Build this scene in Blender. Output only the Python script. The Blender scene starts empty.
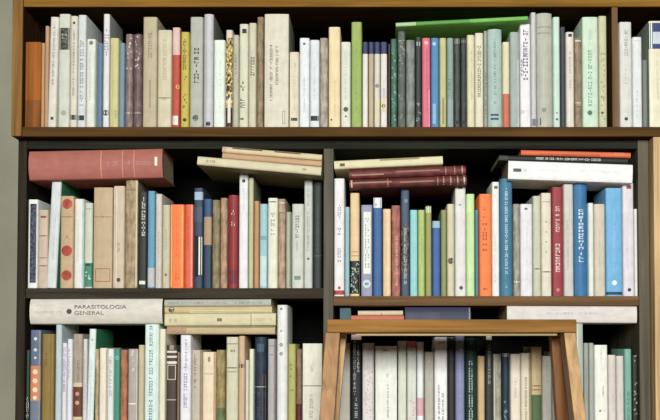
import bpy, math, random
from mathutils import Vector, Matrix
random.seed(7)
S = bpy.context.scene
COL = S.collection

# ------------------------------------------------------------------ camera
F = 966.0                     # focal length in pixels of the 660 px frame
PX, PY = 380.0, 313.0         # principal point
PITCH = math.radians(1.9)
CAM = Vector((0.0, -2.1, 1.35))
cd = bpy.data.cameras.new('camera')
cam = bpy.data.objects.new('camera', cd)
COL.objects.link(cam)
cam.location = CAM
cam.rotation_euler = (math.radians(90) + PITCH, 0, 0)
cd.sensor_width = 36.0
cd.lens = F / 660.0 * 36.0
cd.shift_x = -(PX - 330.0) / 660.0
cd.shift_y = (PY - 210.0) / 660.0
cd.clip_start = 0.02
S.camera = cam


def P(px, py, Y):
    """world point seen at a place of the photograph, on the plane at depth Y"""
    a = (px - PX) / F
    b = -(py - PY) / F
    d = Vector((a, math.cos(PITCH) - b * math.sin(PITCH), math.sin(PITCH) + b * math.cos(PITCH)))
    return CAM + d * ((Y - CAM.y) / d.y)


def lin(c):
    return tuple((v / 255 / 12.92) if v / 255 <= 0.04045 else ((v / 255 + 0.055) / 1.055) ** 2.4 for v in c)


# --------------------------------------------------------------- materials
MATS = {}


def mat(c, kind='paper'):
    key = (tuple(c), kind)
    if key in MATS:
        return MATS[key]
    m = bpy.data.materials.new('%s_%d_%d_%d' % ((kind,) + tuple(c)))
    m.use_nodes = True
    nt = m.node_tree
    N, K = nt.nodes, nt.links
    bs = N['Principled BSDF']
    base = lin(c)
    if kind in ('paper', 'worn', 'ink', 'mottle'):
        lum = .2126 * base[0] + .7152 * base[1] + .0722 * base[2]
        base = tuple(v * .84 + lum * .16 for v in base)
    tc = N.new('ShaderNodeTexCoord')
    mp = N.new('ShaderNodeMapping')
    K.new(tc.outputs['Object'], mp.inputs['Vector'])
    no = N.new('ShaderNodeTexNoise')
    K.new(mp.outputs['Vector'], no.inputs['Vector'])
    rp = N.new('ShaderNodeValToRGB')
    K.new(no.outputs['Fac'], rp.inputs['Fac'])
    K.new(rp.outputs['Color'], bs.inputs['Base Color'])
    lo, hi, p0, p1 = 0.87, 1.03, 0.32, 0.66
    rough, spec = 0.55, 0.25
    if kind == 'paper':
        mp.inputs['Scale'].default_value = (90, 90, 45)
        no.inputs['Scale'].default_value = 1.0
        no.inputs['Detail'].default_value = 7
    elif kind == 'worn':
        mp.inputs['Scale'].default_value = (120, 120, 50)
        no.inputs['Detail'].default_value = 6
        no.inputs['Scale'].default_value = 1.0
        lo, hi, p0, p1 = 0.62, 1.2, 0.36, 0.64
    elif kind == 'mottle':
        mp.inputs['Scale'].default_value = (240, 240, 150)
        no.inputs['Scale'].default_value = 1.0
        no.inputs['Detail'].default_value = 4
        lo, hi, p0, p1 = 0.3, 2.4, 0.40, 0.66
    elif kind == 'pages':
        mp.inputs['Scale'].default_value = (900, 3, 3)
        no.inputs['Scale'].default_value = 1.0
        lo, hi = 0.7, 1.05
        rough, spec = 0.9, 0.05
    elif kind in ('wood', 'woodx'):
        mp.inputs['Scale'].default_value = (60, 60, 3) if kind == 'wood' else (3, 60, 60)
        no.inputs['Scale'].default_value = 1.2
        no.inputs['Detail'].default_value = 8
        no.inputs['Distortion'].default_value = 0.6
        lo, hi, p0, p1 = 0.6, 1.3, 0.3, 0.7
        rough, spec = (0.5, 0.25) if sum(c) > 300 else (0.85, 0.05)
    elif kind == 'wall':
        mp.inputs['Scale'].default_value = (8, 8, 5)
        no.inputs['Scale'].default_value = 1.0
        no.inputs['Detail'].default_value = 6
        lo, hi = 0.9, 1.08
        rough, spec = 0.9, 0.1
    elif kind == 'ink':
        lo, hi = 0.98, 1.02
    e = rp.color_ramp.elements
    e[0].position, e[1].position = p0, p1
    e[0].color = tuple(min(1, v * lo) for v in base) + (1,)
    e[1].color = tuple(min(1, v * hi) for v in base) + (1,)
    bs.inputs['Roughness'].default_value = rough
    bs.inputs['Specular IOR Level'].default_value = spec
    if kind in ('wood', 'woodx', 'wall', 'worn'):
        bu = N.new('ShaderNodeBump')
        bu.inputs['Strength'].default_value = 0.15
        bu.inputs['Distance'].default_value = 0.002
        K.new(no.outputs['Fac'], bu.inputs['Height'])
        K.new(bu.outputs['Normal'], bs.inputs['Normal'])
    MATS[key] = m
    return m


# ----------------------------------------------------------------- helpers
class MB:
    def __init__(s):
        s.v, s.f, s.mi, s.mats = [], [], [], []

    def slot(s, m):
        if m not in s.mats:
            s.mats.append(m)
        return s.mats.index(m)

    def face(s, idx, m):
        s.f.append(idx)
        s.mi.append(s.slot(m))

    def hexa(s, p, m):
        """8 corners: 4 of the bottom ring, 4 of the top ring"""
        b = len(s.v)
        s.v += [tuple(q) for q in p]
        for q in ((0, 3, 2, 1), (4, 5, 6, 7), (0, 1, 5, 4), (1, 2, 6, 5), (2, 3, 7, 6), (3, 0, 4, 7)):
            s.face([b + i for i in q], m)

    def box(s, x0, x1, y0, y1, z0, z1, m):
        s.hexa([(x0, y0, z0), (x1, y0, z0), (x1, y1, z0), (x0, y1, z0),
                (x0, y0, z1), (x1, y0, z1), (x1, y1, z1), (x0, y1, z1)], m)

    def build(s, name, parent=None, smooth=False, bevel=0):
        me = bpy.data.meshes.new(name)
        me.from_pydata(s.v, [], s.f)
        for m in s.mats:
            me.materials.append(m)
        me.polygons.foreach_set('material_index', s.mi)
        if smooth:
            me.polygons.foreach_set('use_smooth', [True] * len(s.f))
            me.set_sharp_from_angle(angle=math.radians(40))
        me.update()
        o = bpy.data.objects.new(name, me)
        COL.objects.link(o)
        if parent:
            o.parent = parent
        if bevel:
            b = o.modifiers.new('bevel', 'BEVEL')
            b.width = bevel
            b.segments = 2
            b.limit_method = 'ANGLE'
        return o


def empty(name, loc, label, cat, group=None):
    o = bpy.data.objects.new(name, None)
    o.empty_display_size = 0.05
    COL.objects.link(o)
    o.location = loc
    o['label'] = label
    o['category'] = cat
    if group:
        o['group'] = group
    return o


# ------------------------------------------------------------------- books
def glyph(mb, m, u, v, gu, gv, put):
    """one small letter-like mark of strokes in a cell of gu x gv"""
    t = 0.24
    k = random.randrange(7)
    st = [[(0, 0, t, 1), (0, 0, 1, t)], [(0, 0, t, 1), (1 - t, 0, 1, 1), (0, .4, 1, .4 + t)],
          [(0, 0, 1, t), (0, 1 - t, 1, 1), (0, 0, t, 1)], [(.4, 0, .4 + t, 1)],
          [(0, 0, t, 1), (0, 1 - t, 1, 1), (0, .4, .8, .4 + t), (0, 0, 1, t)],
          [(0, 0, t, 1), (0, 1 - t, 1, 1), (1 - t, 0, 1, 1)],
          [(0, 0, 1, t), (0, 1 - t, 1, 1), (0, 0, t, 1), (1 - t, 0, 1, 1)]][k]
    for a, b, c, d in st:
        put(mb, m, u + b * gu, u + d * gu, v + a * gv, v + c * gv)


def make_book(w, h, d, col, bands, marks, kind, hard, side, root, along, pxs, pages=(196, 180, 148), words=None):
    """w thickness, h height, d depth; spine on the plane y=0 facing -y; along(p) = photo coordinate to height on the spine"""
    t = 0.0022 if hard else 0.0009
    t = min(t, w * 0.16)
    bulge = min(0.007, w * 0.2) if hard else min(0.0012, w * 0.06)
    r = min(0.0032, w * 0.26)

    def ys(x):
        q = (x / w - 0.5) * 2
        e = 0.0
        if x < r:
            e = r - math.sqrt(max(0, r * r - (r - x) ** 2))
        elif x > w - r:
            e = r - math.sqrt(max(0, r * r - (x - w + r) ** 2))
        return bulge * q * q + e * 0.8
    # outline of the cover seen from above
    xs = [0, r * .3, r] + [r + (w - 2 * r) * i / 6 for i in range(1, 6)] + [w - r, w - r * .3, w]
    outer = [(0, d)] + [(x, ys(x)) for x in xs] + [(w, d)]
    inner = [(w - t, d)] + [(min(max(x, t), w - t), ys(x) + t * 1.3) for x in reversed(xs)] + [(t, d)]
    loop = outer + inner
    no = len(outer)
    cuts = sorted({0.0, h} | {min(max(along(y), 0), h) for b in bands for y in b[:2]})
    mb = MB()
    body = mat(col, kind)
    sm = mat(side if side else (bands[0][2] if bands and bands[0][2][2] == 104 else col), kind)
    pm = mat(pages, 'pages')
    n = len(loop)
    for z in cuts:
        mb.v += [(x, y, z) for x, y in loop]
    for k in range(len(cuts) - 1):
        zc = (cuts[k] + cuts[k + 1]) / 2
        bm = body
        for b in bands:
            lo, hi = sorted((along(b[0]), along(b[1])))
            if lo <= zc <= hi:
                bm = mat(b[2], b[3] if len(b) > 3 else kind)
        for i in range(n):
            j = (i + 1) % n
            m = bm
            if i == 0 or i == no - 2:
                m = sm
            mb.face([k * n + i, k * n + j, (k + 1) * n + j, (k + 1) * n + i], m)
    for k, flip in ((0, True), (len(cuts) - 1, False)):
        for i in range(no - 1):
            a, b_ = i, i + 1
            c, e = n - 2 - i, n - 1 - i
            q = [k * n + a, k * n + b_, k * n + c, k * n + e]
            mb.face(q[::-1] if flip else q, body)
    mb.build('cover', root, smooth=True)
    # pages
    ov = 0.003 if hard else 0.0006
    pb = MB()
    pb.box(t, w - t, ys(w / 2) + t * 1.3 + bulge + r * .5, d - ov, ov, h - ov, pm)
    pb.build('pages', root)
    # marks on the spine

    def put(mbx, m, z0, z1, x0, x1):
        x0, x1 = sorted((x0, x1))
        z0, z1 = sorted((z0, z1))
        x0 = max(x0, r * .35)
        x1 = min(x1, w - r * .35)
        z0 = max(z0, 0.0005)
        z1 = min(z1, h - 0.0005)
        if x1 - x0 < 1e-4 or z1 - z0 < 1e-4:
            return
        ns = max(1, int((x1 - x0) / 0.004))
        for i in range(ns):
            a = x0 + (x1 - x0) * i / ns
            b = x0 + (x1 - x0) * (i + 1) / ns
            ya, yb = ys(a), ys(b)
            e = 0.0003
            mbx.hexa([(a, ya - e, z0), (b, yb - e, z0), (b, yb + e, z0), (a, ya + e, z0),
                      (a, ya - e, z1), (b, yb - e, z1), (b, yb + e, z1), (a, ya + e, z1)], m)
    buckets = {}
    for mk in marks:
        ty = mk[0]
        if ty == 't':
            _, xf, y0, y1, c, hp = mk[:6]
            m = mat(tuple(int(c[q] * .9 + col[q] * .1) for q in range(3)), 'ink')
            hp = hp * (.86 if hp > 3.4 else .74)
            mbx = buckets.setdefault('lettering', MB())
            z0, z1 = sorted((along(y0), along(y1)))
            gu, gv = 0.62 * hp / pxs, hp / pxs
            z = z0
            while z + gu * .6 < z1:
                glyph(mbx, m, z, xf * w - gv / 2, gu * random.uniform(.65, .95), gv, put)
                z += gu * 1.18
                if random.random() < 0.16:
                    z += gu * 0.8
        elif ty == 'k':
            _, x0, x1, y0, y1, c = mk[:6]
            mbx = buckets.setdefault(('spine_label', len(buckets)), MB())
            put(mbx, mat(c, mk[6] if len(mk) > 6 else 'paper'), along(y0), along(y1), x0 * w, x1 * w)
        elif ty == 'l':
            _, y0, c = mk[:3]
            th = mk[3] if len(mk) > 3 else 0.9
            mbx = buckets.setdefault(('spine_line', len(buckets)), MB())
            z = along(y0)
            put(mbx, mat(c, 'ink'), z - th / pxs / 2, z + th / pxs / 2, 0.04 * w, 0.96 * w)
        elif ty == 'o':
            _, xf, y0, rp, c = mk[:5]
            mbx = buckets.setdefault(('emblem', len(buckets)), MB())
            m = mat(c, mk[5] if len(mk) > 5 else 'ink')
            z, rr = along(y0), rp / pxs
            for i in range(12):
                a0 = -1 + i / 6
                a1 = a0 + 1 / 6
                am = (a0 + a1) / 2
                hw = math.sqrt(1 - am * am) * rr
                put(mbx, m, z + a0 * rr, z + a1 * rr, xf * w - hw, xf * w + hw)
        elif ty == 'r':
            _, x0, x1, y0, y1, c = mk
            mbx = buckets.setdefault('border', MB())
            m = mat(c, 'ink')
            za, zb = sorted((along(y0), along(y1)))
            e = 0.7 / pxs
            put(mbx, m, za, za + e, x0 * w, x1 * w)
            put(mbx, m, zb - e, zb, x0 * w, x1 * w)
            put(mbx, m, za, zb, x0 * w, x0 * w + e)
            put(mbx, m, za, zb, x1 * w - e, x1 * w)
        elif ty == 'p':                     # scattered small printed pattern
            _, x0, x1, y0, y1, c, sz, den = mk
            mbx = buckets.setdefault('printed_pattern', MB())
            m = mat(c, 'ink')
            za, zb = sorted((along(y0), along(y1)))
            s_ = sz / pxs
            nn = int(den * (zb - za) * (x1 - x0) * w / (s_ * s_))
            for _i in range(nn):
                z = random.uniform(za, zb - s_)
                x = random.uniform(x0 * w, x1 * w - s_ * .6)
                put(mbx, m, z, z + s_ * random.uniform(.5, 1.2), x, x + s_ * random.uniform(.4, 1))
    for nm, b in buckets.items():
        if b.v:
            b.build(nm[0] if isinstance(nm, tuple) else nm, root)
    return ys


W, K, CR = (222, 222, 218), (34, 34, 36), (206, 198, 174)

# every upright book: x0, x1, y of its top, colour, what it looks like, options
#   b bands (y0, y1, colour), m marks, L landmark name, k material kind, dx lean in pixels, H hard cover, s side colour (dull greys include painted side shade), D depth, Y set-back
UP = [
 (24.5,41,42,(144,84,40),'plain orange-brown book',dict(L='orange-brown book',k='wood',b=[(100,127,(124,76,40))],D=.16)),  # foot band is darkened to paint in the shading there
 (41,44.5,43,(186,140,84),'thin tan booklet',dict()),
 (44.5,48.7,26,(178,140,104),'narrow tan-brown paperback',dict()),
 (48.7,57.6,17,(208,203,194),'off-white paperback with faint lettering',dict(dx=1,m=[('t',.5,24,86,(120,115,120),3),('k',.35,.7,117,120,(70,70,75))])),
 (58.3,69.8,14,(196,198,186),'grey-white book with dark square label',dict(L='dark-labelled book',m=[('k',.03,.97,28,50,(66,68,62),'mottle'),('t',.5,34,39,(170,170,160),5),('o',.5,113,2.6,(150,160,130))])),
 (70,77.3,16,(206,200,184),'cream paperback with dotted vertical title',dict(m=[('o',.5,23,1.3,(60,55,50)),('t',.5,30,96,(100,96,96),2.6),('k',.05,.95,115,120,(60,60,64))])),
 (77.5,86,15,(200,204,206),'pale blue-grey paperback with purple title',dict(D=.15,m=[('t',.5,40,106,(120,118,140),4),('k',.05,.85,115.5,120.5,(40,40,44))])),
 (86,95.5,39,(212,213,203),'short off-white paperback with grey emblem',dict(m=[('o',.5,43,2,(110,115,110)),('t',.4,52,100,(176,180,176),2),('k',.85,1,56,127,(170,196,178))])),
 (96.4,102.6,43,(88,116,146),'narrow steel-blue paperback',dict()),
 (102.8,109.5,14,(214,210,214),'tall white book with purplish title',dict(L='tall white purple-titled book',s=(150,156,150),m=[('t',.5,28,56,(120,112,150),4.5),('o',.5,113,2.8,(50,48,56))])),
 (109.5,118.6,38,(194,188,118),'yellow-green paperback with tan edge',dict(m=[('k',0,.4,39,127,(196,176,130)),('t',.7,110,118,(90,100,50),2)])),
 (118.8,124.6,43,(108,138,160),'narrow blue-grey paperback',dict()),
 (124.8,132.8,34,(134,114,110),'mauve-brown book with pale dots',dict(H=1,k='worn',m=[('p',.1,.9,36,72,(196,184,172),1.6,.16),('l',113,(176,160,150),2)])),
 (133,142,34,(112,88,90),'dark mauve book with pale dots',dict(H=1,k='worn',m=[('p',.1,.9,36,70,(190,174,168),1.6,.16),('l',113,(150,130,130),2)])),
 (142.6,157,17,(180,166,134),'tall tan book with faded brown title',dict(L='tall tan book',D=.16,m=[('t',.5,32,58,(134,116,80),4.5),('k',.47,.57,80,108,(150,132,98))])),
 (157.4,171.6,30,(200,190,162),'cream paperback with faint title',dict(m=[('t',.5,40,80,(168,156,128),4),('l',98,(130,124,104),1),('t',.5,97,100,(120,116,96),4)])),
 (172,180,27.5,(188,66,42),'red book with pink upper spine',dict(L='red pink-topped book',b=[(27,55,(214,178,170))],m=[('k',.1,.8,116,125,(232,224,222)),('t',.5,118,122,(120,60,60),3),('o',.75,87,2,(226,190,70))])),
 (180.6,189.2,32,(188,170,38),'mustard-yellow paperback with dark title',dict(L='mustard-yellow book',m=[('t',.45,38,70,(66,60,20),3.6),('p',.2,.8,74,112,(120,104,30),2,.2),('o',.5,120,1.8,(60,50,20))])),
 (189.8,203,17,(170,170,160),'tall grey book with black vertical title',dict(D=.16,m=[('t',.5,46,83,(36,36,36),5.5),('o',.45,118,3,(84,84,76),'mottle')])),
 (203.3,213.4,14,(190,190,198),'tall silvery book with rounded spine',dict(H=1,L='silvery rounded book',D=.17,s=(120,128,118),m=[('k',.0,.3,16,127,(160,162,166)),('o',.5,124,2.4,(46,44,44))])),
 (213.6,225,40,(216,225,216),'mint-white paperback',dict(m=[('t',.6,60,108,(178,188,180),2.4)])),
 (225.6,232.6,30,(214,190,178),'black and gold patterned book',dict(L='gold-patterned book',b=[(38,108,(172,148,74),'mottle'),(108,127,(58,44,44))],m=[('p',.05,.95,40,104,(34,30,26),3,.5),('k',.3,.75,94,123,(214,206,196))])),
 (232.8,239,35,(176,174,152),'narrow grey-green paperback',dict(m=[('t',.5,54,74,(100,98,84),3)])),
 (239.2,248.4,24,(204,202,178),'cream book with small black mark',dict(m=[('k',.3,.8,29,33.5,(38,38,36)),('t',.4,81,91,(60,60,54),5.5),('t',.4,94,108,(60,60,54),5.5),('k',.0,.5,118,120,(96,90,84))])),
 (248.6,256.4,23,(196,190,166),'cream paperback with brown title',dict(m=[('t',.5,56,76,(66,60,50),4.5)])),
 (256.8,263.6,17,(140,118,82),'tall narrow brown book',dict(k='worn')),
 (264,289,14,(206,200,180),'thick cream book with two title columns',dict(L='thick cream book',D=.18,s=(120,122,108),m=[('t',.28,45,101,(66,64,58),3.4),('t',.52,45,85,(66,64,58),3.4),('r',.74,.86,111,124,(150,144,130))])),
 (289.2,299,52,(212,200,180),'short pinkish-cream paperback',dict(L='short pinkish book',m=[('k',.05,.3,53,127,(228,214,180)),('t',.6,62,110,(180,164,148),3),('k',.15,.85,118,121,(60,56,54))])),
 (299.3,309.6,38,(214,220,226),'bluish-white paperback with small mark',dict(m=[('k',.35,.6,43,45,(70,80,90)),('t',.5,78,112,(150,158,170),2.2)])),
 (309.8,319.6,40,(206,214,220),'white paperback with black foot label',dict(m=[('t',.5,60,100,(176,186,196),2.4),('k',.08,.95,116,121,(34,36,38))])),
 (319.8,328,38,(166,150,136),'narrow grey-brown book',dict(k='worn')),
 (328.4,340.4,27,(224,202,156),'yellowish cream book',dict(L='yellowish cream book',m=[('t',.55,80,116,(196,166,116),2.4),('o',.25,120,.9,(60,50,40))])),
 (340.9,350.8,42,(208,210,198),'pale grey-green paperback with round emblem',dict(m=[('t',.5,48,100,(168,176,168),3.4),('o',.5,109.5,2.4,(70,74,70)),('o',.5,116.5,1,(70,74,70))])),
 (351.2,362,22,(142,168,68),'tall olive-green book',dict(L='tall olive-green book',m=[('t',.5,40,110,(126,150,56),3)])),
 (362.3,368.2,42,(216,212,202),'white paperback with navy band, leftmost of four',dict(own=1,b=[(41,54,(50,60,104))])),
 (368.3,374,42,(182,160,132),'tan paperback with navy band, second of four',dict(own=1,b=[(41,54,(50,60,104))])),
 (374.1,380.2,42,(202,200,186),'grey-white paperback with navy band, third of four',dict(own=1,b=[(41,54,(50,60,104))],m=[('o',.5,86,1.9,(110,110,130)),('k',0,1,100,124,(206,198,150))])),
 (380.3,387.4,42,(216,208,206),'pinkish-white navy-banded paperback, rightmost of four',dict(own=1,b=[(41,54,(50,60,104))],m=[('k',.1,.9,88,98,(184,180,200)),('k',.1,.9,98,112,(214,192,130)),('o',.45,106,1.8,(60,50,40))])),
 (388,390.5,44,(70,46,44),'very thin maroon booklet',dict()),
 (390.6,397.2,39,(54,104,88),'dark teal paperback with pale mottling',dict(k='worn',L='dark teal mottled book',m=[('p',.1,.9,42,124,(110,160,140),1.8,.16)])),
 (397.5,405.8,27,(84,90,84),'tall dark grey mottled book',dict(k='worn',D=.16,m=[('p',.1,.9,30,124,(130,136,126),1.8,.14)])),
 (406,415,40,(122,128,122),'grey worn book',dict(k='worn')),
 (415.2,421.6,37,(46,56,54),'narrow blackish book with pale top mark',dict(m=[('k',.2,.8,42,46,(150,164,156)),('p',.1,.9,102,122,(126,140,140),1.6,.3)])),
 (422,430.6,38,(216,98,122),'pink paperback',dict(L='pink book',m=[('o',.5,43,1.8,(232,170,176)),('t',.6,48,110,(186,74,96),2.4),('k',.78,1,90,127,(230,150,160))])),
 (430.9,439.2,38,(60,128,186),'bright blue paperback',dict(m=[('o',.4,44,1.8,(150,190,220)),('k',.2,.6,104,124,(120,170,210))])),
 (439.5,446.6,38,(186,180,116),'khaki-yellow paperback',dict(m=[('k',.4,.65,98,124,(140,120,60))])),
 (446.9,453.8,38,(126,152,142),'grey-green paperback',dict(m=[('t',.4,78,96,(60,92,84),3),('k',.1,.9,100,126,(140,160,168))])),
 (454,460.4,38,(66,70,70),'black-grey paperback with white top marks',dict(k='worn',m=[('k',.1,.9,39,44,(130,134,134)),('k',.3,.8,121,124,(20,20,20))])),
 (460.6,466.8,38,(54,60,58),'dark charcoal paperback',dict(k='worn',m=[('k',.1,.9,40,43,(110,114,112)),('k',.3,.8,121,124,(20,20,20))])),
 (467,474.8,35,(212,202,166),'yellowish cream paperback',dict(L='yellowish cream paperback',m=[('t',.6,50,100,(180,168,130),2)])),
 (475,483.6,33,(212,206,182),'cream paperback with dark long title',dict(m=[('t',.5,45,97,(70,68,66),3.6)])),
 (483.8,487.4,31,(152,156,146),'thin grey book',dict(m=[('t',.5,70,118,(80,84,80),2.4)])),
 (487.6,502.4,29,(162,186,182),'pale blue-green book with blue title',dict(L='pale blue-green book',H=1,m=[('t',.5,38,98,(60,96,130),3),('t',.5,100,104,(40,70,100),3),('k',.2,.75,114,116,(50,80,110)),('k',.2,.75,118,120,(50,80,110))])),
 (502.6,509.8,42,(214,204,166),'cream paperback with orange-red foot',dict(b=[(94,127,(200,100,66))])),
 (510,519.8,32,(152,166,162),'grey-green plain book',dict(k='paper',m=[('k',.75,1,60,127,(178,190,186))])),
 (520,530.8,24,(226,220,228),'tall white book with black-purple title',dict(L='white purple-titled book',D=.16,m=[('t',.52,30,80,(70,44,100),5.2),('t',.2,60,76,(50,44,60),3),('o',.2,112,1.8,(150,170,160))])),
 (531,536.4,12.5,(190,190,194),'tall narrow silver-grey book',dict(m=[('k',0,1,119,126,(60,60,110))])),
 (536.6,553,13,(176,176,164),'thick grey rounded hardcover',dict(L='thick grey rounded book',H=1,D=.17,m=[('l',27,(140,140,130),1),('l',33,(140,140,130),1),('o',.45,110,2.2,(130,134,140)),('k',0,.25,118,125,(70,70,110))])),
 (553.2,560.2,17,(190,214,204),'tall mint book',dict(m=[('o',.5,119.5,1.2,(50,110,110)),('o',.5,113,.9,(90,130,130))])),
 (560.4,565.8,27,(56,62,72),'narrow dark slate book',dict()),
 (566,574.4,32,(214,204,194),'pinkish-cream paperback with top mark',dict(m=[('k',.3,.75,34,37,(40,40,44)),('t',.5,52,90,(150,140,136),3)])),
 (574.6,582,38,(142,122,96),'tan-brown worn paperback',dict(k='worn',m=[('l',41,(214,206,180),1.4),('l',103,(196,190,160),1),('l',107,(90,80,60),1)])),
 (582.4,598.4,17,(192,214,192),'tall wide mint-green book',dict(L='wide mint-green book',D=.16,m=[('t',.48,50,106,(84,134,140),4.4),('t',.5,28,44,(160,184,176),3),('o',.45,113,2.4,(60,110,110))])),
 (598.8,607.2,16,(192,188,152),'tall olive-cream book',dict(D=.16,m=[('t',.5,52,55,(110,96,60),4),('p',.2,.8,58,120,(140,128,96),1.6,.2),('o',.4,113,1.3,(80,60,40))])),
 (619.6,632.2,22,(206,206,202),'white-grey book right of the shelf divider',dict(L='white-grey book past the divider',m=[('t',.55,28,56,(140,146,142),4),('t',.5,68,84,(160,164,160),3),('o',.5,119,1.7,(50,46,48))])),
 (632.6,642.4,37,(214,216,220),'short white paperback',dict(m=[('t',.45,90,118,(170,176,190),3),('l',41,(190,190,190),1)])),
 (642.6,648,60,(112,120,114),'short thin grey booklet',dict()),
 (649,666,21,(222,214,184),'cream book with navy and white top band',dict(L='navy-banded cream book',D=.17,s=(116,128,112),b=[(23,49,(48,62,120))],m=[('k',0,.2,21,127,(222,226,206)),('k',.24,.9,32,44,(190,200,214)),('t',.5,60,100,(196,186,150),2.6)])),
]
ML = [
 (27.5,37.8,199.5,(222,222,222),'white book with speckled navy panel',dict(L='navy-panelled book',m=[('k',.22,.86,204,283,(56,60,82),'mottle')])),
 (38,48,210,(198,174,152),'short pinkish-tan paperback',dict(m=[('k',.2,.8,216,218,(110,80,66)),('l',236,(120,90,70),1),('l',258,(150,120,96),1),('l',266,(120,90,70),1)])),
 (48.6,59,181,(202,208,212),'tall pale grey-blue book with green side',dict(dx=2.2,L='tall pale grey-blue book',s=(30,120,86),D=.16,m=[('t',.55,215,260,(170,176,184),2)])),
 (60,73.6,196,(190,160,120),'tan book with three red pictures',dict(L='tan red-picture book',m=[('o',.5,204,5,(186,66,42),'worn'),('l',217,(130,100,70),.8),('t',.5,234,238,(60,50,46),3),('o',.5,251,5.2,(176,56,42),'worn'),('o',.5,275.5,5,(184,66,40),'worn')])),
 (74,83.8,199,(220,216,212),'white paperback with cyan edge',dict(m=[('k',.82,1,199,287,(140,206,210)),('t',.4,220,262,(190,186,184),2)])),
 (84.2,92.6,203,(196,198,180),'off-white paperback with green foot',dict(b=[(263,287,(50,132,104))],m=[('l',209,(110,160,140),1),('l',265,(16,60,50),2),('p',.1,.9,270,284,(180,210,190),1.8,.3)])),
 (93,112.6,187.5,(188,162,126),'wide tan book with red-outlined square',dict(L='wide tan book',D=.16,m=[('t',.5,216,218,(120,96,66),2),('l',217,(150,120,90),.8),('r',.12,.9,268.5,282,(170,70,50))])),
 (113,124.6,186,(198,180,156),'cream-tan book with small foot emblem',dict(m=[('k',.05,.35,187,287,(218,206,186)),('t',.5,243,252,(80,66,56),3),('o',.5,280,2,(70,60,54))])),
 (125,137.8,178,(162,138,102),'tall brown-tan book with pale edge',dict(L='tall brown-tan book',k='worn',D=.17,s=(104,108,92),m=[('k',.85,1,178,287,(206,192,160)),('l',190,(120,96,66),.8)])),
 (138,147,192,(46,46,48),'black paperback with white title',dict(L='black white-titled book',m=[('t',.6,196,236,(214,214,212),3.8),('k',.15,.85,281,284.5,(220,220,218))])),
 (147.3,155,191,(84,150,182),'blue paperback fading to grey foot',dict(b=[(268,287,(184,184,190))])),
 (155.2,162,194,(202,190,182),'pinkish-white paperback',dict(m=[('t',.5,230,280,(160,150,160),2)])),
 (162.2,170,205,(192,184,154),'short beige paperback',dict(m=[('t',.5,230,250,(150,150,110),2.4),('o',.5,275,1.4,(120,110,90))])),
 (170.2,184.2,204.5,(255,112,0),'bright orange book',dict(L='bright orange book',m=[('k',0,.1,205,287,(246,200,120)),('k',.82,.92,206,287,(240,160,80)),('t',.5,216,256,(214,84,26),3),('t',.5,272,280,(196,74,30),4)])),
 (184.6,193.2,204.5,(226,88,44),'coral-red paperback',dict(m=[('k',.75,1,205,287,(228,150,140)),('t',.4,216,250,(180,66,44),2.6)])),
 (193.6,203,188,(50,64,88),'navy book with white foot label',dict(b=[(192,200,(150,180,210))],m=[('k',.1,.5,236,277,(18,20,24)),('k',.55,.92,237,275,(226,226,214)),('k',.1,.9,207,222,(64,80,108))])),
 (203.3,211.8,199,(46,62,88),'navy paperback with tan middle band',dict(b=[(199,217,(44,78,124)),(217,245,(170,140,106))])),
 (212,220,200,(134,118,82),'olive-brown worn book',dict(k='worn')),
 (220.2,227.4,198,(172,134,104),'brown-pink worn book',dict(k='worn')),
 (227.7,238.4,195,(146,42,50),'deep red book with white marks',dict(L='deep red book',H=1,m=[('t',.5,211,215,(226,200,200),4),('t',.5,221,226,(226,200,200),4),('k',.1,.9,270,284,(120,40,60))])),
 (238.8,248.2,172,(220,220,226),'tall white book with olive-cream side',dict(L='tall white book',s=(168,172,132),D=.16,m=[('o',.5,181,1.8,(50,54,56)),('t',.5,188,210,(170,170,170),2)])),
 (248.4,253.6,178,(186,182,138),'tall thin olive-cream book',dict(D=.16,s=(120,130,110))),
 (253.8,259.2,201,(190,132,84),'thin orange-brown paperback',dict()),
 (259.5,267.4,204,(146,190,206),'light blue paperback',dict(L='light blue book',m=[('k',.1,.9,236,240,(110,160,180)),('k',.1,.9,256,286,(186,210,210))])),
 (267.7,277.8,198,(216,216,200),'white paperback with grey title',dict(m=[('t',.5,212,235,(96,96,92),4),('l',202,(60,60,60),1),('k',.85,1,200,287,(226,210,160))])),
 (278,285.6,199,(170,142,116),'worn brownish-pink book',dict(k='worn',m=[('l',203,(206,190,160),1.4),('l',213,(110,80,60),1)])),
 (285.9,291.4,212,(170,172,150),'short thin grey-green paperback',dict(m=[('k',.7,1,213,287,(110,120,90))])),
 (291.8,303.8,204,(196,198,190),'light grey book with black title',dict(L='light grey black-titled book',m=[('t',.45,214,238,(50,50,50),4),('t',.45,240,252,(150,150,146),2.6),('k',.2,.75,276,280,(100,140,130))])),
 (304,312.6,179.5,(190,194,190),'tall light grey paperback',dict(m=[('t',.5,184,206,(130,134,134),2.6),('t',.5,212,252,(120,122,120),3),('o',.5,259,1.2,(80,80,80))])),
 (313,321.8,182,(36,46,46),'blackish-teal book at shelf end',dict(L='blackish-teal book',m=[('t',.5,206,252,(84,96,92),2),('l',256,(90,100,96),.8)])),
]
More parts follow.
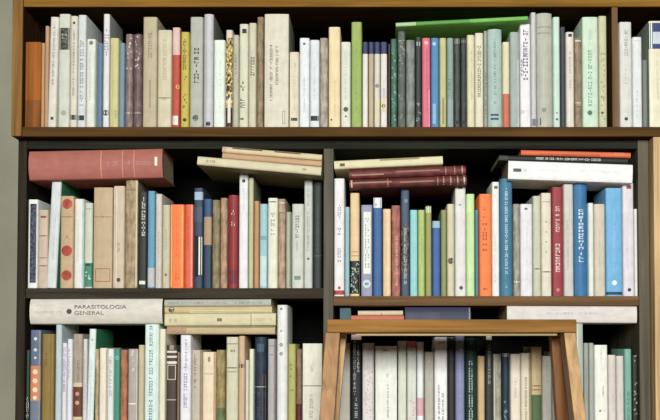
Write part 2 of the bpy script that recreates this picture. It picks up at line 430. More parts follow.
MR = [
 (334,344.6,178.5,(224,220,226),'tall white book with grey title',dict(L='white book beside the divider',b=[(290.5,295,(176,50,50))],m=[('t',.5,204,219,(120,120,130),4),('t',.5,227,235,(120,120,130),4),('t',.5,245,262,(120,120,130),4),('o',.5,288,1.5,(170,40,50))])),
 (344.9,349.6,207,(140,182,192),'thin pale blue booklet',dict()),
 (350,359.6,193,(220,190,136),'yellow-tan book with black patterned foot',dict(L='yellow-tan book',b=[(261,294,(30,34,36))],m=[('l',252,(150,120,80),.8),('l',256,(150,120,80),.8),('p',.05,.95,262,293,(150,176,160),1.6,.4)])),
 (361,372.6,205,(146,146,180),'purple-grey book with long white panel',dict(m=[('k',.2,.86,212,274,(218,224,214)),('t',.52,216,268,(84,120,100),4),('o',.5,284,4,(186,206,206)),('o',.5,284,2,(110,140,150))])),
 (372.9,382.4,197.5,(42,94,156),'deep blue book with white top square',dict(L='deep blue book',m=[('k',.05,.95,198,208,(222,224,222)),('t',.5,200,206,(60,60,60),5)])),
 (382.7,391,209,(224,184,138),'peach-cream paperback',dict(m=[('k',.6,1,209,294,(240,220,180))])),
 (391.3,400.6,205.5,(166,92,76),'brownish-red mottled book',dict(k='worn',L='brownish-red book',m=[('t',.6,236,286,(210,180,160),3)])),
 (400.9,409.6,189,(62,80,108),'tall slate-blue book with mottled title',dict(b=[(225,275,(74,70,74),'mottle')],m=[('t',.5,228,284,(190,190,186),3.4),('o',.6,201,2,(110,120,130))])),
 (409.9,417.8,210,(130,202,206),'light cyan paperback',dict(L='light cyan book')),
 (418,425,210,(166,188,92),'lime-green paperback',dict(m=[('t',.6,226,262,(126,150,80),2)])),
 (425.3,431.8,206,(150,150,82),'olive-green paperback with pale top',dict(m=[('k',.1,.9,207,213,(206,206,190))])),
 (432.2,440.6,221,(48,94,160),'short blue paperback with pale top',dict(L='short blue book',b=[(221,228,(140,180,206))])),
 (440.9,446.8,210,(132,142,84),'thin olive paperback',dict()),
 (447,454.6,204,(206,192,162),'cream-tan paperback with dark emblem',dict(m=[('o',.5,261,3,(80,66,54),'mottle'),('k',.75,1,205,294,(170,190,170))])),
 (455,466,184,(216,211,212),'tall white book with small grey marks',dict(L='tall white marked book',m=[('k',.3,.7,187,189,(70,70,70)),('k',.3,.6,204,206,(140,170,180)),('o',.55,288,1.8,(70,66,74))])),
 (466.3,474.8,194,(190,222,152),'light green paperback',dict(m=[('t',.4,212,250,(160,200,130),2)])),
 (475,478.8,210,(80,124,142),'thin teal-grey booklet',dict()),
 (479.2,491.6,194,(252,116,10),'orange book with dark title',dict(L='orange book',m=[('t',.45,208,218,(176,66,20),4.5),('t',.45,222,251,(120,46,20),5),('t',.5,285,290,(60,30,20),4.6)])),
 (491.9,499.6,182,(224,224,222),'tall white paperback with grey mark',dict(m=[('k',.3,.8,186,189,(90,90,90)),('t',.4,230,284,(180,180,180),2.4)])),
 (500,513,178.5,(54,120,154),'tall teal-blue book with white title',dict(L='teal-blue book',H=1,m=[('t',.5,186,274,(206,222,226),3.4),('t',.5,284,288,(140,190,206),3)])),
 (513.3,520,204,(154,148,134),'worn grey-tan paperback',dict(k='worn',m=[('l',282,(226,224,214),1.6)])),
 (520.3,532.6,204,(220,216,226),'lilac-white book with faint title',dict(m=[('k',.35,.6,208,210,(100,100,110)),('t',.55,226,280,(196,190,216),2)])),
 (532.9,541,196,(192,192,168),'grey-cream paperback with dark line',dict(m=[('l',269,(96,90,76),1.2),('k',.0,.15,196,294,(170,190,160))])),
 (541.3,551.6,193,(216,207,188),'cream book with dotted title',dict(m=[('o',.5,222,.8,(150,140,126)),('o',.5,232,.8,(150,140,126)),('o',.5,242,.8,(150,140,126)),('o',.5,252,.8,(150,140,126)),('l',202,(150,140,120),.8),('l',272,(110,100,84),1.2)])),
 (552,563.4,187,(152,46,56),'dark red book with white title',dict(L='dark red book',m=[('t',.5,205,232,(230,200,200),4.4),('t',.5,243,272,(230,210,210),5),('o',.5,290,1.6,(200,120,130))])),
 (563.7,573.8,184,(198,192,188),'grey-white worn paperback',dict(m=[('t',.4,220,270,(160,154,150),2.6)])),
 (574.2,588,183,(38,112,168),'blue book with bold white title',dict(L='blue bold-titled book',H=1,m=[('t',.5,207,262,(226,230,232),5.4),('k',0,.2,184,294,(60,130,170))])),
 (588.3,594,203,(216,220,214),'thin white paperback',dict()),
 (594.2,605.4,204,(204,190,170),'tan-cream paperback',dict(k='paper',m=[('t',.5,230,280,(176,160,140),2)])),
 (605.8,622.4,188,(94,170,222),'wide sky-blue book',dict(L='sky-blue book',b=[(292,295,(30,60,90))],m=[('t',.5,210,274,(130,190,230),3.4),('o',.5,283,2.4,(220,230,236))])),
 (622.7,634.2,183,(216,206,216),'lilac-white book with red top mark',dict(m=[('k',.35,.8,186,189,(150,60,70)),('t',.4,212,270,(190,184,200),2.2),('o',.55,290,1.8,(60,56,90))])),
 (634.4,637.6,209,(222,218,216),'very thin white booklet',dict()),
]
BL = [
 (26,29.2,350,(42,68,54),'thin dark green white-marked book',dict(m=[('t',.5,396,418,(210,216,206),3)])),
 (29.6,40.6,330,(92,106,138),'slate-blue book with orange middle',dict(L='slate-blue and orange book',b=[(366,401,(208,128,82)),(401,440,(108,118,144))],m=[('o',.5,339,1.6,(200,206,214)),('o',.5,350,1.6,(200,206,214)),('o',.5,358,1.2,(200,206,214)),('o',.5,372,2.4,(232,200,160)),('o',.5,381,2.4,(232,200,160)),('o',.5,390,2.4,(236,206,170)),('o',.5,398,1.8,(240,220,200)),('k',.86,1,331,440,(150,150,120))])),
 (41.5,54,334,(142,112,36),'olive-gold book',dict(L='olive-gold book',k='paper',m=[('t',.35,350,366,(90,70,30),2.6),('k',.7,1,334,440,(110,96,50))])),
 (55,61.6,324,(178,196,202),'tall pale blue-grey book',dict(D=.16,m=[('t',.5,346,410,(190,196,226),2)])),
 (61.9,66.6,343,(216,212,226),'thin lilac-white paperback',dict(m=[('t',.5,346,392,(120,110,150),3)])),
 (66.9,72.2,339,(220,218,228),'white paperback with purple title',dict(m=[('t',.4,348,380,(130,124,160),2.6)])),
 (72.4,82.4,334,(166,148,132),'grey-tan book with dark brown label',dict(L='brown-labelled book',b=[(383,387,(206,186,150)),(387,417,(108,54,38)),(417,420,(206,186,150))],m=[('t',.6,360,382,(110,90,80),3),('o',.5,394,2,(190,140,110)),('o',.5,403,2,(200,150,120)),('t',.5,340,354,(150,120,110),3)])),
 (82.6,87,339,(204,200,206),'thin lilac-grey paperback',dict(m=[('t',.5,350,410,(160,156,170),2)])),
 (87.4,94.6,329,(212,226,226),'tall bluish-white book with green side',dict(L='green-sided white book',dx=1.2,s=(24,124,84),D=.16,m=[('o',.5,340,1,(140,160,170)),('t',.5,360,420,(176,180,196),2)])),
 (94.9,98.8,349,(182,158,120),'thin tan paperback',dict(k='worn')),
 (99,107,348,(226,215,198),'cream paperback beside green-sided book',dict(m=[('k',.88,1,350,440,(150,90,90))])),
 (107.3,113.6,349,(216,222,222),'white paperback with grey letters',dict(m=[('t',.5,356,396,(110,120,130),3)])),
 (113.9,119.8,349,(48,142,120),'teal-green paperback',dict(L='teal-green book',m=[('o',.5,358,1.8,(120,190,180))])),
 (120,127.4,350,(172,104,68),'rusty brown paperback',dict(k='worn')),
 (127.7,137.8,349,(170,160,156),'grey-mauve book with pale rim',dict(m=[('k',.88,1,349,440,(220,210,190)),('l',404,(226,222,216),1.2),('p',.15,.8,350,372,(196,190,196),2,.3)])),
 (138,144,345,(192,178,144),'narrow tan book',dict()),
 (144.4,158.8,324,(206,226,222),'tall pale aqua book with teal letters',dict(L='pale aqua book',D=.16,m=[('t',.45,326,346,(60,96,120),3.8),('t',.45,350,396,(60,100,130),4),('t',.45,400,420,(60,100,130),4),('k',.8,1,324,440,(190,214,196))])),
 (159,165.4,329,(224,215,190),'tall thin cream book',dict()),
 (166,176.8,345,(72,58,52),'dark brown book with white bands',dict(L='dark brown banded book',b=[(351,353,(214,206,200)),(356,358,(214,206,200)),(361.5,364,(224,214,208))],m=[('r',.1,.92,365,380,(206,190,180)),('l',400,(180,160,140),1),('k',.3,.7,345,350,(150,140,120))])),
 (177,179.6,352,(130,106,84),'thin brown booklet',dict()),
 (180,191,333,(224,221,232),'white book with blue-purple title',dict(L='purple-titled white book',m=[('t',.55,340,368,(116,110,160),3),('t',.5,366,408,(120,100,180),4)])),
 (191.3,202,350,(188,176,156),'beige paperback with maroon letters',dict(m=[('t',.35,353,388,(120,70,70),3),('k',.8,1,350,440,(150,124,90))])),
 (202.3,215.6,352,(226,206,176),'peach-cream book',dict(L='peach-cream book',m=[('l',374,(186,160,140),1),('k',.4,.6,357,362,(150,130,110)),('k',.85,1,352,440,(190,150,110))])),
 (216,225,350,(152,132,70),'olive-brown worn book',dict(k='worn',b=[(408,440,(90,110,60))])),
 (226,238.2,337,(200,197,168),'greenish-cream book',dict(L='greenish-cream book',m=[('l',344,(110,100,80),.8),('t',.5,349,352,(120,100,80),4),('l',368,(90,84,70),1),('l',372,(130,124,104),.8),('t',.6,350,352,(90,60,50),4)])),
 (238.5,245,336,(202,166,130),'narrow tan-pink book',dict(m=[('k',.1,.9,364,368,(80,60,50))])),
 (245.3,248.8,360,(206,200,188),'short thin white booklet',dict()),
 (249,253.8,349,(212,216,190),'thin greenish-white paperback',dict()),
 (254.3,266.4,337,(36,50,70),'dark navy book with brown patch',dict(L='dark navy book',H=1,k='worn',m=[('l',387,(150,160,150),1),('k',.66,.98,374,440,(112,84,60)),('k',.2,.8,344,352,(60,84,110)),('t',.35,392,418,(90,90,110),3)])),
 (267.6,274.8,339,(170,164,166),'narrow grey-lilac book',dict(m=[('l',346,(110,110,110),.8),('l',355,(110,110,110),.8)])),
 (276.6,287.6,305,(220,222,224),'tall white book rising above the others',dict(L='tall white book at stack end',H=1,D=.14,m=[('o',.4,345,1.6,(80,84,90)),('o',.4,354,1.6,(80,84,90)),('o',.4,331,1,(130,140,140)),('o',.4,309,1.2,(150,120,90))])),
 (288,295.8,344,(172,168,80),'yellow-olive paperback',dict(m=[('p',.2,.8,362,396,(110,110,50),1.8,.2)])),
 (296.1,301.8,349,(134,104,82),'thin brown book with dark red foot',dict(k='worn',b=[(404,440,(90,26,38))])),
 (302.2,322.4,343.5,(222,219,204),'wide ivory book beside the divider',dict(L='wide ivory book',D=.16,m=[('l',386,(120,116,104),.9),('t',.5,362,372,(160,160,146),3),('t',.45,393,418,(150,150,150),4)])),
]
BR = [
 (338,350.2,343,(200,196,186),'pale book mostly hidden behind the ladder leg',dict(own=1)),
 (350.8,361.6,334,(28,34,38),'black book with white title and pink top',dict(L='black pink-topped book',b=[(333,340,(222,190,184))],m=[('t',.35,342,395,(200,206,206),3),('t',.7,345,372,(220,222,220),3),('t',.5,398,418,(210,216,214),3.4)])),
 (362.2,374.4,343,(210,206,205),'white paperback with pink speckles',dict(m=[('p',.1,.9,366,418,(206,150,160),1.6,.22),('k',.88,1,344,440,(150,170,170))])),
 (375,397.4,346,(226,227,222),'thick white book with small black title',dict(L='thick white book',D=.16,m=[('t',.55,373,378,(50,50,50),2.6),('t',.58,384,418,(70,70,70),2.6),('k',.35,.6,350,351.5,(150,150,140))])),
 (398,406.8,341,(206,211,195),'pale grey-green paperback',dict(m=[('t',.4,347,353,(196,140,140),2)])),
 (407.1,416.6,341,(208,211,202),'pale paperback with rose top',dict(L='rose-topped book',b=[(341,348,(206,116,122))],m=[('t',.55,360,420,(180,190,170),2.4),('p',.1,.9,400,420,(216,160,170),2,.3)])),
 (416.9,424.2,342,(224,229,234),'narrow white paperback with pink foot',dict(b=[(398,416,(222,160,176))],m=[('k',.82,1,343,440,(130,136,140))])),
 (424.6,434,352,(178,172,156),'short grey-tan paperback',dict(m=[('t',.5,362,380,(150,140,126),3)])),
 (434.4,447.6,337,(230,230,235),'tall white book with black title',dict(L='tall white black-titled book',m=[('t',.35,385,420,(50,50,60),2.8),('t',.65,392,420,(60,60,70),2.6),('k',.3,.8,342,344,(190,180,200))])),
 (448,455,337,(42,44,44),'black book with fine white lines',dict(m=[('l',337.8,(180,180,186),1),('l',359,(90,96,96),.8)])),
 (455.3,464.8,334.5,(124,130,172),'slate-lilac book',dict(L='slate-lilac book',k='paper',m=[('t',.5,348,420,(150,156,196),2.4),('o',.6,350,1.5,(180,190,206))])),
 (465.2,477.4,338,(24,56,50),'dark green book with white title',dict(L='dark green book',H=1,m=[('t',.45,360,420,(200,220,206),4),('o',.5,343,2,(60,100,90))])),
 (477.8,485,356,(202,168,116),'short tan paperback',dict()),
 (485.4,492.8,334.5,(46,52,56),'dark book with white top block',dict(m=[('k',.1,.9,335,340,(222,226,206)),('t',.55,344,384,(170,176,180),3)])),
 (493.2,501.6,354,(150,150,130),'grey-green worn book',dict(k='worn',m=[('k',0,.2,354,440,(200,196,176))])),
 (501.8,510,353,(30,52,66),'dark teal book with pale arched top',dict(L='dark teal book',H=1,m=[('k',.1,.9,353,357,(150,160,160)),('p',.2,.8,400,420,(110,140,160),1.6,.3)])),
 (510.4,520.8,354,(222,212,196),'cream-pink paperback',dict(m=[('t',.5,378,398,(180,150,140),3)])),
 (521,531,353,(216,206,180),'cream paperback with dark dotted title',dict(m=[('t',.5,377,420,(90,86,80),2.8),('k',.8,1,353,440,(150,150,110))])),
 (531.5,542,347,(206,180,136),'tan book with green foot',dict(L='tan green-footed book',b=[(395,440,(80,110,60))],m=[('l',386,(140,80,50),1),('l',390,(140,80,50),1),('t',.5,350,380,(180,150,110),2)])),
 (542.4,552,356,(206,206,196),'greyish white paperback by the ladder leg',dict(m=[('t',.5,360,386,(160,160,150),2.6)])),
 (552.2,566,352,(190,184,172),'pale book behind the right ladder leg',dict(own=1)),
 (576.4,583.6,323,(166,177,168),'tall grey-green book touching the lying book',dict(L='tall grey-green book',m=[('k',0,.25,323,440,(206,212,200)),('k',.85,1,323,440,(200,204,196))])),
 (584,589,343,(150,156,150),'thin grey-green book',dict(m=[('t',.5,366,400,(120,130,124),2)])),
 (589.2,594.2,343,(162,166,160),'thin pale grey book',dict()),
 (594.6,608,345,(230,230,220),'bright white wide book',dict(L='bright white wide book',m=[('t',.5,348,364,(190,190,184),2.6),('t',.65,386,396,(120,120,120),2),('o',.4,411,1.2,(150,120,120))])),
 (608.4,616.2,355,(210,201,196),'pinkish-grey paperback',dict(m=[('t',.7,360,410,(180,170,168),1.8)])),
 (616.5,624.2,356,(208,198,194),'pinkish-white paperback',dict()),
 (624.6,632,349,(110,170,156),'aqua-green paperback',dict(L='aqua-green book',m=[('t',.5,390,420,(40,90,90),3)])),
 (632.3,638,355,(42,46,42),'blackish book with pale flecks',dict(m=[('p',.2,.9,352,416,(150,150,140),1.6,.2)])),
]

ORD = ['', 'just', 'second', 'third', 'fourth', 'fifth', 'sixth', 'seventh', 'eighth', 'ninth', 'tenth']


def place_row(rows, zshelf, Y0, where, group, xr):
    n = len(rows)
    lands = [i for i, b in enumerate(rows) if b[5].get('L')]
    names = {}
    for i, b in enumerate(rows):
        o = b[5]
        if o.get('L') or o.get('own'):
            lab = '%s on the %s' % (b[4], where)
        else:
            j = min(lands, key=lambda q: abs(q - i))
            k = abs(j - i)
            lab = '%s, %s %s of the %s, %s' % (b[4], ORD[k], 'right' if i > j else 'left', rows[j][5]['L'], where)
            if len(lab.split()) > 16:
                lab = '%s, %s %s of %s, %s' % (b[4], ORD[k], 'right' if i > j else 'left', rows[j][5]['L'], where)
            if len(lab.split()) > 16:
                print('LONG', lab)
        x0, x1, yt, col, desc, o = b
        Y = Y0 + o.get('Y', random.uniform(-.0012, .0012))
        zb = zshelf
        ym = (yt + 130 if where == 'upper shelf' else yt + 290 if 'middle' in where else yt + 430) / 2
        a, c = P(x0, ym, Y), P(x1, ym, Y)
        w = c.x - a.x - 0.0011
        top = P((x0 + x1) / 2, yt, Y).z
        h = top - zb - .0004
        d = min(o.get('D', random.uniform(.105, .125)), .14 if o.get('s') else .12)
        root = empty('book', (a.x + .0005, Y, zb + .0004), lab, 'book', group)
        if o.get('dx'):
            ang = math.atan2(o['dx'] * 2 / 460.0, h)
            root.rotation_euler = (0, ang, 0)
            root.location.x -= o['dx'] / 460.0
            root.location.z += w * math.sin(abs(ang))
            h /= math.cos(ang)
        else:
            root.rotation_euler = (0, 0, 0)
        s = (P(0, 100, Y) - P(0, 101, Y)).z
        make_book(w, h, d, col, o.get('b', []), o.get('m', []), o.get('k', 'paper'), o.get('H'), o.get('s'), root,
                  lambda y, zb=zb, Y=Y, xm=(x0 + x1) / 2: P(xm, y, Y).z - zb, 1 / s)
        names.setdefault(lab, []).append(i)
    for l, v in names.items():
        if len(v) > 1:
            print('DUPLICATE LABEL', l)


# y of the shelves at their front edge
YU = -0.03
zU = P(330, 126.8, YU).z          # upper shelf surface
zML = P(170, 288, 0).z
zMR = P(480, 296, 0).z
zB = zMR - 0.32                   # bottom shelf, under the frame

place_row(UP, zU, YU + .012, 'upper shelf', 'upright books on the upper shelf', None)
place_row(ML, zML, .010, 'middle left shelf', 'upright books on the middle left shelf', None)
place_row(MR, zMR, .010, 'middle right shelf', 'upright books on the middle right shelf', None)
place_row(BL, zB, .010, 'lower left shelf', 'upright books on the lower left shelf', None)
place_row(BR, zB, .010, 'lower right shelf', 'upright books on the lower right shelf', None)


def lying(x0, yb0, x1, yb1, th, Y, d, col, label, group, marks=[], bands=[], kind='paper', H=0, side=None, name='book', under=None, words=None):
    """a book on its side, spine to the front: its lower front edge runs from (x0,yb0) to (x1,yb1), th pixels thick"""
    a, b = P(x0, yb0, Y), P(x1, yb1, Y)
    s = (P(0, 100, Y) - P(0, 101, Y)).z
    t = th * s
    L = math.hypot(b.x - a.x, b.z - a.z)
    ang = math.atan2(b.z - a.z, b.x - a.x)
    root = empty(name, a, label, 'book', group)
    # the book is made upright: height -> along the row, thickness -> up
    R = Matrix.Rotation(-ang, 4, 'Y') @ Matrix.Rotation(math.radians(90), 4, 'Y')
    up = Vector((-math.sin(ang), 0, math.cos(ang)))
    root.matrix_basis = Matrix.Translation(a + up * t) @ R
    make_book(t, L, d, col, bands, marks, kind, H, side, root, lambda x: (x - x0) / (x1 - x0) * L, (x1 - x0) / L)
    return root, t, L, a, ang


G = 'books lying on top of the rows'
# upper shelf: green booklet
lying(396, 26.5, 528, 19.8, 4.0, YU - .012, .15, (96, 178, 52), 'thin bright green booklet lying across the tops of the upper row', G,
      bands=[(396, 416, (160, 196, 140)), (416, 470, (70, 150, 40))])
# middle left
lying(28.6, 180, 162.4, 177.2, 29.2, -.012, .13, (172, 96, 84), 'thick brick-red hardcover lying on the middle left row', G, H=1, kind='paper',
      marks=[('l', 101, (200, 140, 100), 1), ('t', .5, 107, 120, (176, 130, 124), 5), ('l', 122.5, (196, 136, 110), .8), ('t', .5, 125, 131, (176, 130, 124), 5),
             ('l', 134, (196, 136, 110), .8), ('t', .5, 136, 150, (176, 130, 124), 4), ('k', .3, .6, 154.8, 157.4, (232, 222, 216))])
r1 = lying(197, 164.6, 320.8, 175.4, 8.6, -.05, .21, (204, 194, 158), 'cream book lying lowest in the stack over the tall white book', G, side=(128, 122, 92),  # cover colour darkened to carry the shade of the underside
           marks=[('t', .5, 206, 215, (96, 92, 76), 3.4), ('k', .35, .6, 302, 306, (170, 150, 110))])
lying(222, 158.4, 321.4, 166.8, 6, -.04, .15, (190, 148, 108), 'light brown book lying second from top above the cream book', G)
lying(222, 152.2, 321.6, 160.4, 6, -.038, .15, (206, 186, 146), 'worn yellowish book topmost of the middle left stack', G,
      bands=[(222, 226, (196, 160, 150))], marks=[('k', .0, .3, 232, 262, (110, 70, 44)), ('k', .0, .3, 274, 300, (120, 80, 50))])
# middle right
DR = (98, 40, 38)
lying(349.4, 188.6, 467, 184.2, 9.4, -.02, .16, DR, 'dark red leather-bound book lying lowest on the middle right row', G, kind='worn', H=1,
      marks=[('k', .35, .5, 352, 392, (160, 110, 96)), ('k', .45, .6, 400, 434, (150, 100, 88)), ('l', 388, (176, 130, 110), .9), ('l', 438, (176, 130, 110), .9), ('l', 444, (190, 160, 140), .8),
             ('l', 451, (190, 160, 140), 1), ('l', 458, (190, 160, 140), 1), ('l', 464.5, (206, 196, 186), 1.2), ('k', .1, .9, 351, 352.6, (190, 170, 160))])
lying(349.4, 178.9, 466, 174.4, 9.4, -.018, .16, (108, 44, 40), 'dark red leather-bound book lying between its twin and the cream book', G, kind='worn', H=1,
      marks=[('k', .55, .7, 352, 384, (170, 120, 100)), ('k', .35, .5, 396, 440, (150, 100, 88)), ('l', 446, (170, 140, 120), .8), ('l', 455, (170, 140, 120), .8), ('l', 462.5, (190, 170, 160), 1)])
lying(334.4, 169.2, 443, 164.2, 8.4, -.022, .16, (214, 204, 164), 'cream book topmost over the two dark red books', G,
      marks=[('k', .35, .7, 340, 345, (80, 76, 60)), ('k', .0, .25, 380, 420, (150, 140, 90))])
lying(508, 179, 632.4, 183.2, 18.6, -.012, .12, (228, 230, 232), 'thick white book lying on the middle right row', G, H=0,
      marks=[('k', .42, .6, 513, 521, (70, 80, 84)), ('o', .5, 525, 2, (190, 206, 226)), ('t', .45, 536, 572, (206, 212, 222), 3), ('t', .45, 580, 620, (200, 212, 226), 3)])
lying(499, 160.4, 628, 163.6, 5.4, -.008, .16, (34, 34, 36), 'thin black book with white letters between orange and white books', G,
      marks=[('t', .45, 536, 602, (226, 226, 226), 3), ('k', .1, .9, 499, 508, (70, 72, 66))])
lying(521, 155.0, 630.6, 157.8, 5.2, -.01, .15, (222, 98, 40), 'thin orange book topmost of its stack under the shelf band', G,
      marks=[('k', .6, .95, 540, 600, (190, 76, 34)), ('k', .1, .6, 614, 624, (210, 140, 90))])
# lower left
big = lying(29.4, 324.2, 162, 323.8, 25, -.004, .18, (208, 202, 192), 'thick white book with its title printed lengthwise, lying on lower left row', G, H=1,
            marks=[('t', .52, 36, 62, (176, 166, 156), 2.6), ('o', .5, 69, 2.6, (84, 60, 70))])
g2 = lying(167, 334.2, 274.8, 334.4, 8, -.002, .15, (190, 166, 122), 'light brown book lying lowest in the lower left stack', G,
           marks=[('k', .0, .2, 167, 274, (150, 128, 90)), ('k', .1, .9, 167, 186, (176, 136, 108))])
g3 = lying(164.6, 326, 275.6, 325.6, 12.4, -.006, .16, (206, 196, 154), 'cream book with small dark mark second from the stack bottom', G,
           marks=[('k', .4, .65, 217, 222, (110, 104, 84)), ('l', 251, (130, 120, 90), .8), ('t', .5, 255, 272, (170, 160, 124), 3), ('t', .6, 169, 178, (180, 150, 124), 5)])
g4 = lying(164.6, 313.4, 272, 312.8, 6.6, -.004, .16, (196, 174, 124), 'tan book with round dark emblem second from the stack top', G,
           marks=[('o', .42, 171.5, 3, (96, 88, 66), 'mottle'), ('k', .55, .95, 190, 272, (214, 206, 170))])
g5 = lying(164.4, 306.6, 271, 306, 6.9, -.004, .16, (172, 172, 160), 'grey book with small lettering topmost of the lower left stack', G,
           marks=[('t', .5, 168, 204, (110, 118, 130), 3), ('t', .5, 212, 228, (130, 134, 140), 3), ('t', .5, 234, 262, (100, 110, 120), 3)])
# lower right, behind the ladder
lying(351, 334.2, 404, 334.2, 18.6, .004, .15, (196, 96, 66), 'orange-red book lying behind the ladder top', G)
lying(358, 315.4, 403, 315.2, 4.6, .006, .14, (205, 186, 154), 'cream book lying on the orange-red book behind the ladder top', G,
      marks=[('k', .5, 1, 381, 382, (90, 60, 50))], bands=[])
lying(405, 334.2, 471, 334.2, 27, .004, .15, (52, 56, 84), 'thick navy book lying behind the ladder top', G, H=1,
      marks=[('k', .2, .7, 407, 440, (66, 66, 92)), ('l', 469.5, (140, 150, 160), 1)])
lying(507, 322.6, 637, 323.2, 16.6, .002, .16, (212, 204, 202), 'pinkish-white book lying partly behind the right ladder end', G,
      marks=[('t', .45, 547, 552, (150, 150, 156), 3), ('t', .45, 556, 574, (150, 150, 160), 3), ('t', .45, 580, 597, (176, 160, 160), 3)])
lying(340, 334.2, 350.6, 334.2, 26, .008, .12, (50, 88, 96), 'dark teal book lying at the divider behind the ladder top', G)


def real_text(body, px, py, Y, size_px, col, parent, name='lettering'):
    cu = bpy.data.curves.new(name, 'FONT')
    cu.body = body
    s = (P(0, 100, Y) - P(0, 101, Y)).z
    cu.size = size_px * s * 1.4
    cu.extrude = 0.0002
    cu.materials.append(mat(col, 'ink'))
    tmp = bpy.data.objects.new('tmp', cu)
    COL.objects.link(tmp)
    bpy.context.view_layer.update()
    me = bpy.data.meshes.new_from_object(tmp)
    bpy.data.objects.remove(tmp)
    bpy.data.curves.remove(cu)
    o = bpy.data.objects.new(name, me)
    COL.objects.link(o)
    M = Matrix.Translation(P(px, py, Y)) @ Matrix.Rotation(math.radians(90), 4, 'X') @ Matrix.Diagonal((1.16, .9, 1, 1))
    bpy.context.view_layer.update()
    o.parent = parent
    o.matrix_parent_inverse = parent.matrix_basis.inverted()
    o.matrix_basis = M
    return o


real_text('PARASITOLOGIA', 74, 308.6, -.0052, 4.2, (128, 104, 116), big[0])
real_text('GENERAL', 74, 314.6, -.0052, 4.2, (128, 104, 116), big[0])

# ------------------------------------------------------------ lower bookcase
DK = (50, 48, 42)
dw = mat((62, 60, 52), 'wood')
dwx = mat((60, 58, 50), 'woodx')
DEP = 0.27
case = empty('bookcase', (P(330, 140, 0).x, 0, 0), 'dark stained bookcase with two bays standing against the grey wall', 'bookcase')


def part(name, x0, x1, y0, y1, z0, z1, m, parent, bevel=.0012):
    mb = MB()
    off = parent.location
    mb.box(x0 - off.x, x1 - off.x, y0 - off.y, y1 - off.y, z0 - off.z, z1 - off.z, m)
    return mb.build(name, parent, bevel=bevel)


zt = P(330, 137.4, 0).z
zt0 = P(330, 148.6, 0).z
zUb = P(330, 136.4, YU).z
zt = min(zt, zUb - .0005)
xl0, xl1 = P(17.6, 200, 0).x, P(26.4, 200, 0).x
xd0, xd1 = P(323.6, 220, 0).x, P(333.4, 220, 0).x
xr0, xr1 = P(638.4, 220, 0).x, P(649, 220, 0).x
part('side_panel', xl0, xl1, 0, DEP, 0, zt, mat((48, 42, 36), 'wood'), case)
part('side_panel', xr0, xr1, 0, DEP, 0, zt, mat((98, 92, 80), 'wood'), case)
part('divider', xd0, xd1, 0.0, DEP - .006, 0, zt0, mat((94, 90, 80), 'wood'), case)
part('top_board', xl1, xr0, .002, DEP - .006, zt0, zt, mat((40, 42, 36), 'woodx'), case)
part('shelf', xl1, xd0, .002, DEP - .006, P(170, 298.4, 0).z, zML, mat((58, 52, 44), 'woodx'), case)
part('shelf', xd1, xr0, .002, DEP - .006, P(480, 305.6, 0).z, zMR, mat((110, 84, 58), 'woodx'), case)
for za in (zB, zB - .34, zB - .68):
    for a, b in ((xl1, xd0), (xd1, xr0)):
        part('shelf', a, b, .002, DEP - .006, za - .021, za, mat((72, 70, 60), 'woodx'), case)
part('back_panel', xl1, xr0, DEP - .006, DEP, 0, zt, mat((10, 10, 9), 'wood'), case)  # near-black colour paints in the shade of the interior

# ------------------------------------------------------------ upper bookcase
ow = mat((158, 118, 66), 'wood')
owx = mat((140, 102, 56), 'woodx')
zTop = P(330, 6.6, YU).z
up = empty('wall_bookcase', (P(330, 140, 0).x, YU, zUb), 'light brown wooden bookcase resting on top of the dark bookcase', 'bookcase')
ux0, ux1 = P(11.6, 70, YU - .004).x, P(22, 70, YU - .004).x
uxr = P(700, 70, YU).x
EB = .006
shaded_wood = mat((70, 50, 32), 'wood')  # brown darkened to hold the shade on inner faces
shaded_woodx = mat((66, 48, 30), 'woodx')


def banded(name, x0, x1, y0, y1, z0, z1, m, me, parent):  # board body painted in shade tone, with an added lighter strip in front
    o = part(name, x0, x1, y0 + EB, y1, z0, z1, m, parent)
    e = part('lit_front_strip', x0, x1, y0, y0 + EB - .0001, z0, z1, me, parent)
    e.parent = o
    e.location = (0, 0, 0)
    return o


banded('side_panel', ux0, ux1, YU - .004, DEP, zUb, zTop + .36, shaded_wood, mat((128, 94, 54), 'wood'), up)
banded('side_panel', uxr, uxr + .022, YU - .004, DEP, zUb, zTop + .36, shaded_wood, ow, up)
banded('shelf', ux1 + .0002, uxr, YU, DEP - .01, zUb, zU, shaded_woodx, mat((84, 60, 34), 'woodx'), up)
banded('shelf', ux1 + .0002, uxr, YU, DEP - .01, zTop, zTop + .022, shaded_woodx, mat((128, 92, 40), 'woodx'), up)
banded('top_board', ux1 + .0002, uxr, YU, DEP - .01, zTop + .338, zTop + .36, shaded_woodx, ow, up)
banded('divider', P(612.6, 70, YU).x, P(618.6, 70, YU).x, YU + .003, DEP - .01, zU, zTop, shaded_wood, mat((120, 92, 68), 'wood'), up)
part('back_panel', ux1 + .0002, uxr, DEP - .01, DEP - .004, zU, zTop + .338, mat((13, 12, 10), 'wood'), up)  # near-black colour stands in for the shade behind the books

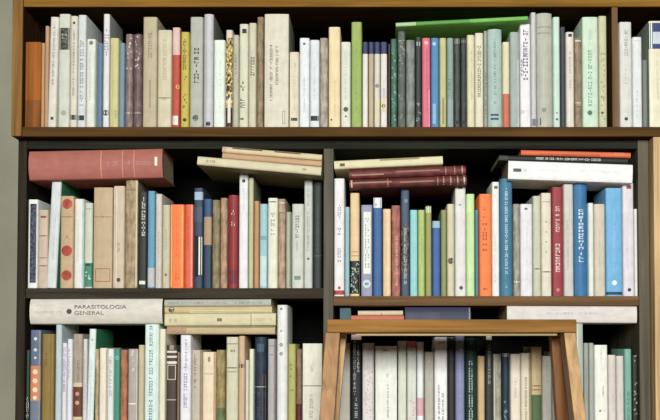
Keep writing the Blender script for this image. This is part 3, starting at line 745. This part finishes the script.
# -------------------------------------------------- neighbouring wood cabinet
nx = xr1 + .001
nb = empty('tan_bookcase', (nx, -.035, 0), 'tan wooden bookcase side seen at the right of the dark bookcase', 'bookcase')
nz = zUb - .002
part('side_panel', nx, nx + .022, -.035, DEP, 0, nz, mat((206, 172, 124), 'wood'), nb)
part('top_board', nx + .022, nx + .5, -.03, DEP, nz - .022, nz, mat((206, 172, 124), 'woodx'), nb)
part('side_panel', nx + .5, nx + .522, -.035, DEP, 0, nz, mat((206, 172, 124), 'wood'), nb)
part('back_panel', nx + .022, nx + .5, DEP - .006, DEP, 0, nz - .022, mat((120, 92, 60), 'wood'), nb)
for k in range(5):
    part('shelf', nx + .022, nx + .5, -.03, DEP - .006, .1 + k * .34, .122 + k * .34, mat((206, 172, 124), 'woodx'), nb)

# ------------------------------------------------------------------- ladder
LY = -.24
lz1 = P(450, 319.4, LY).z
lz0 = P(450, 332.6, LY).z
lx0, lx1 = P(327, 326, LY).x, P(576.6, 326, LY).x
lad = empty('stepladder', ((lx0 + lx1) / 2, LY, 0), 'brown wooden stepladder standing in front of the lower right shelf', 'stepladder')
lw = mat((148, 108, 66), 'wood')
lwx = mat((142, 102, 56), 'woodx')
part('top_step', lx0, lx1, LY, LY + .13, lz0, lz1, lwx, lad, bevel=.002)
part('crossbar', lx0 + .055, lx1 - .035, LY + .012, LY + .028, lz0 - .006, lz0 - .0005, mat((176, 152, 110), 'woodx'), lad)


def leg(name, xa0, xa1, xb0, xb1, Ya, Yslope, dep, m):
    """px edges at y=335 and y=420; the leg's front face leaves Ya and moves Yslope per metre of drop"""
    z_a = lz0
    A0, A1 = P(xa0, 335, Ya), P(xa1, 335, Ya)
    Yb = Ya + Yslope * .17
    B0, B1 = P(xb0, 420, Yb), P(xb1, 420, Yb)
    drop = A0.z - B0.z
    Yb2 = Ya + Yslope * drop
    B0, B1 = P(xb0, 420, Yb2), P(xb1, 420, Yb2)
    drop = A0.z - B0.z
    k = z_a / drop
    w = A1.x - A0.x
    cx_a, cx_b = (A0.x + A1.x) / 2, (B0.x + B1.x) / 2
    cx0 = cx_a + (cx_b - cx_a) * k
    Y0 = Ya + (Yb2 - Ya) * k
    mb = MB()
    o = lad.location
    mb.hexa([(cx0 - w / 2 - o.x, Y0 - o.y, 0), (cx0 + w / 2 - o.x, Y0 - o.y, 0), (cx0 + w / 2 - o.x, Y0 + dep - o.y, 0), (cx0 - w / 2 - o.x, Y0 + dep - o.y, 0),
             (cx_a - w / 2 - o.x, Ya - o.y, z_a), (cx_a + w / 2 - o.x, Ya - o.y, z_a), (cx_a + w / 2 - o.x, Ya + dep - o.y, z_a), (cx_a - w / 2 - o.x, Ya + dep - o.y, z_a)], m)
    mb.build(name, lad, bevel=.0015)
    return (cx_a, cx0, Ya, Y0)


fl = leg('front_leg', 325.5, 340, 320, 333.5, LY + .004, -.28, .05, mat((158, 116, 76), 'wood'))
fr = leg('front_leg', 564, 575.5, 573, 587, LY + .004, -.28, .05, mat((182, 144, 100), 'wood'))
leg('rear_leg', 338, 346.5, 330, 339.5, LY + .085, .05, .03, mat((212, 176, 130), 'wood'))  # paler wood tone paints in the lit inner edge
leg('rear_leg', 551, 563, 556, 570, LY + .085, .05, .03, mat((150, 100, 60), 'wood'))  # darker wood tone paints in the shadow on this leg
for k in range(1, 5):
    z = lz0 - k * .27
    q = 1 - z / lz0
    xa = fl[0] + (fl[1] - fl[0]) * q + .014
    xb = fr[0] + (fr[1] - fr[0]) * q - .014
    y = LY + .004 + (fl[3] - fl[2]) * q
    part('step', xa, xb, y, y + .05, z, z + .02, lwx, lad)

# ---------------------------------------------------------------- the setting


def setting(name, x0, x1, y0, y1, z0, z1, m):
    mb = MB()
    mb.box(x0, x1, y0, y1, z0, z1, m)
    o = mb.build(name)
    o['kind'] = 'structure'


setting('wall_back', -2.4, 2.4, DEP + .002, DEP + .1, 0, 2.9, mat((136, 135, 121), 'wall'))
setting('floor', -2.4, 2.4, -6.5, DEP + .002, -.1, 0, mat((120, 96, 70), 'woodx'))

# -------------------------------------------------------------------- light
wd = bpy.data.worlds.new('world')
S.world = wd
wd.use_nodes = True
wd.node_tree.nodes['Background'].inputs[0].default_value = (0.92, 0.97, 1.0, 1)
wd.node_tree.nodes['Background'].inputs[1].default_value = 0.035


def area(name, loc, target, sx, sy, e, c):
    l = bpy.data.lights.new(name, 'AREA')
    l.shape = 'RECTANGLE'
    l.size, l.size_y = sx, sy
    l.energy = e
    l.color = c
    o = bpy.data.objects.new(name, l)
    COL.objects.link(o)
    o.location = loc
    o.rotation_euler = (Vector(target) - Vector(loc)).to_track_quat('-Z', 'Y').to_euler()


area('added_key_light', (.05, -6.0, 2.7), (-.05, 0, 1.6), 2.2, 1.3, 480, (0.985, 1.0, 0.93))  # unseen area light added behind the camera as the main source

S.view_settings.view_transform = 'Standard'
S.view_settings.look = 'None'
S.view_settings.exposure = 0.0
S.view_settings.gamma = 1.0
S.view_settings.use_curve_mapping = False
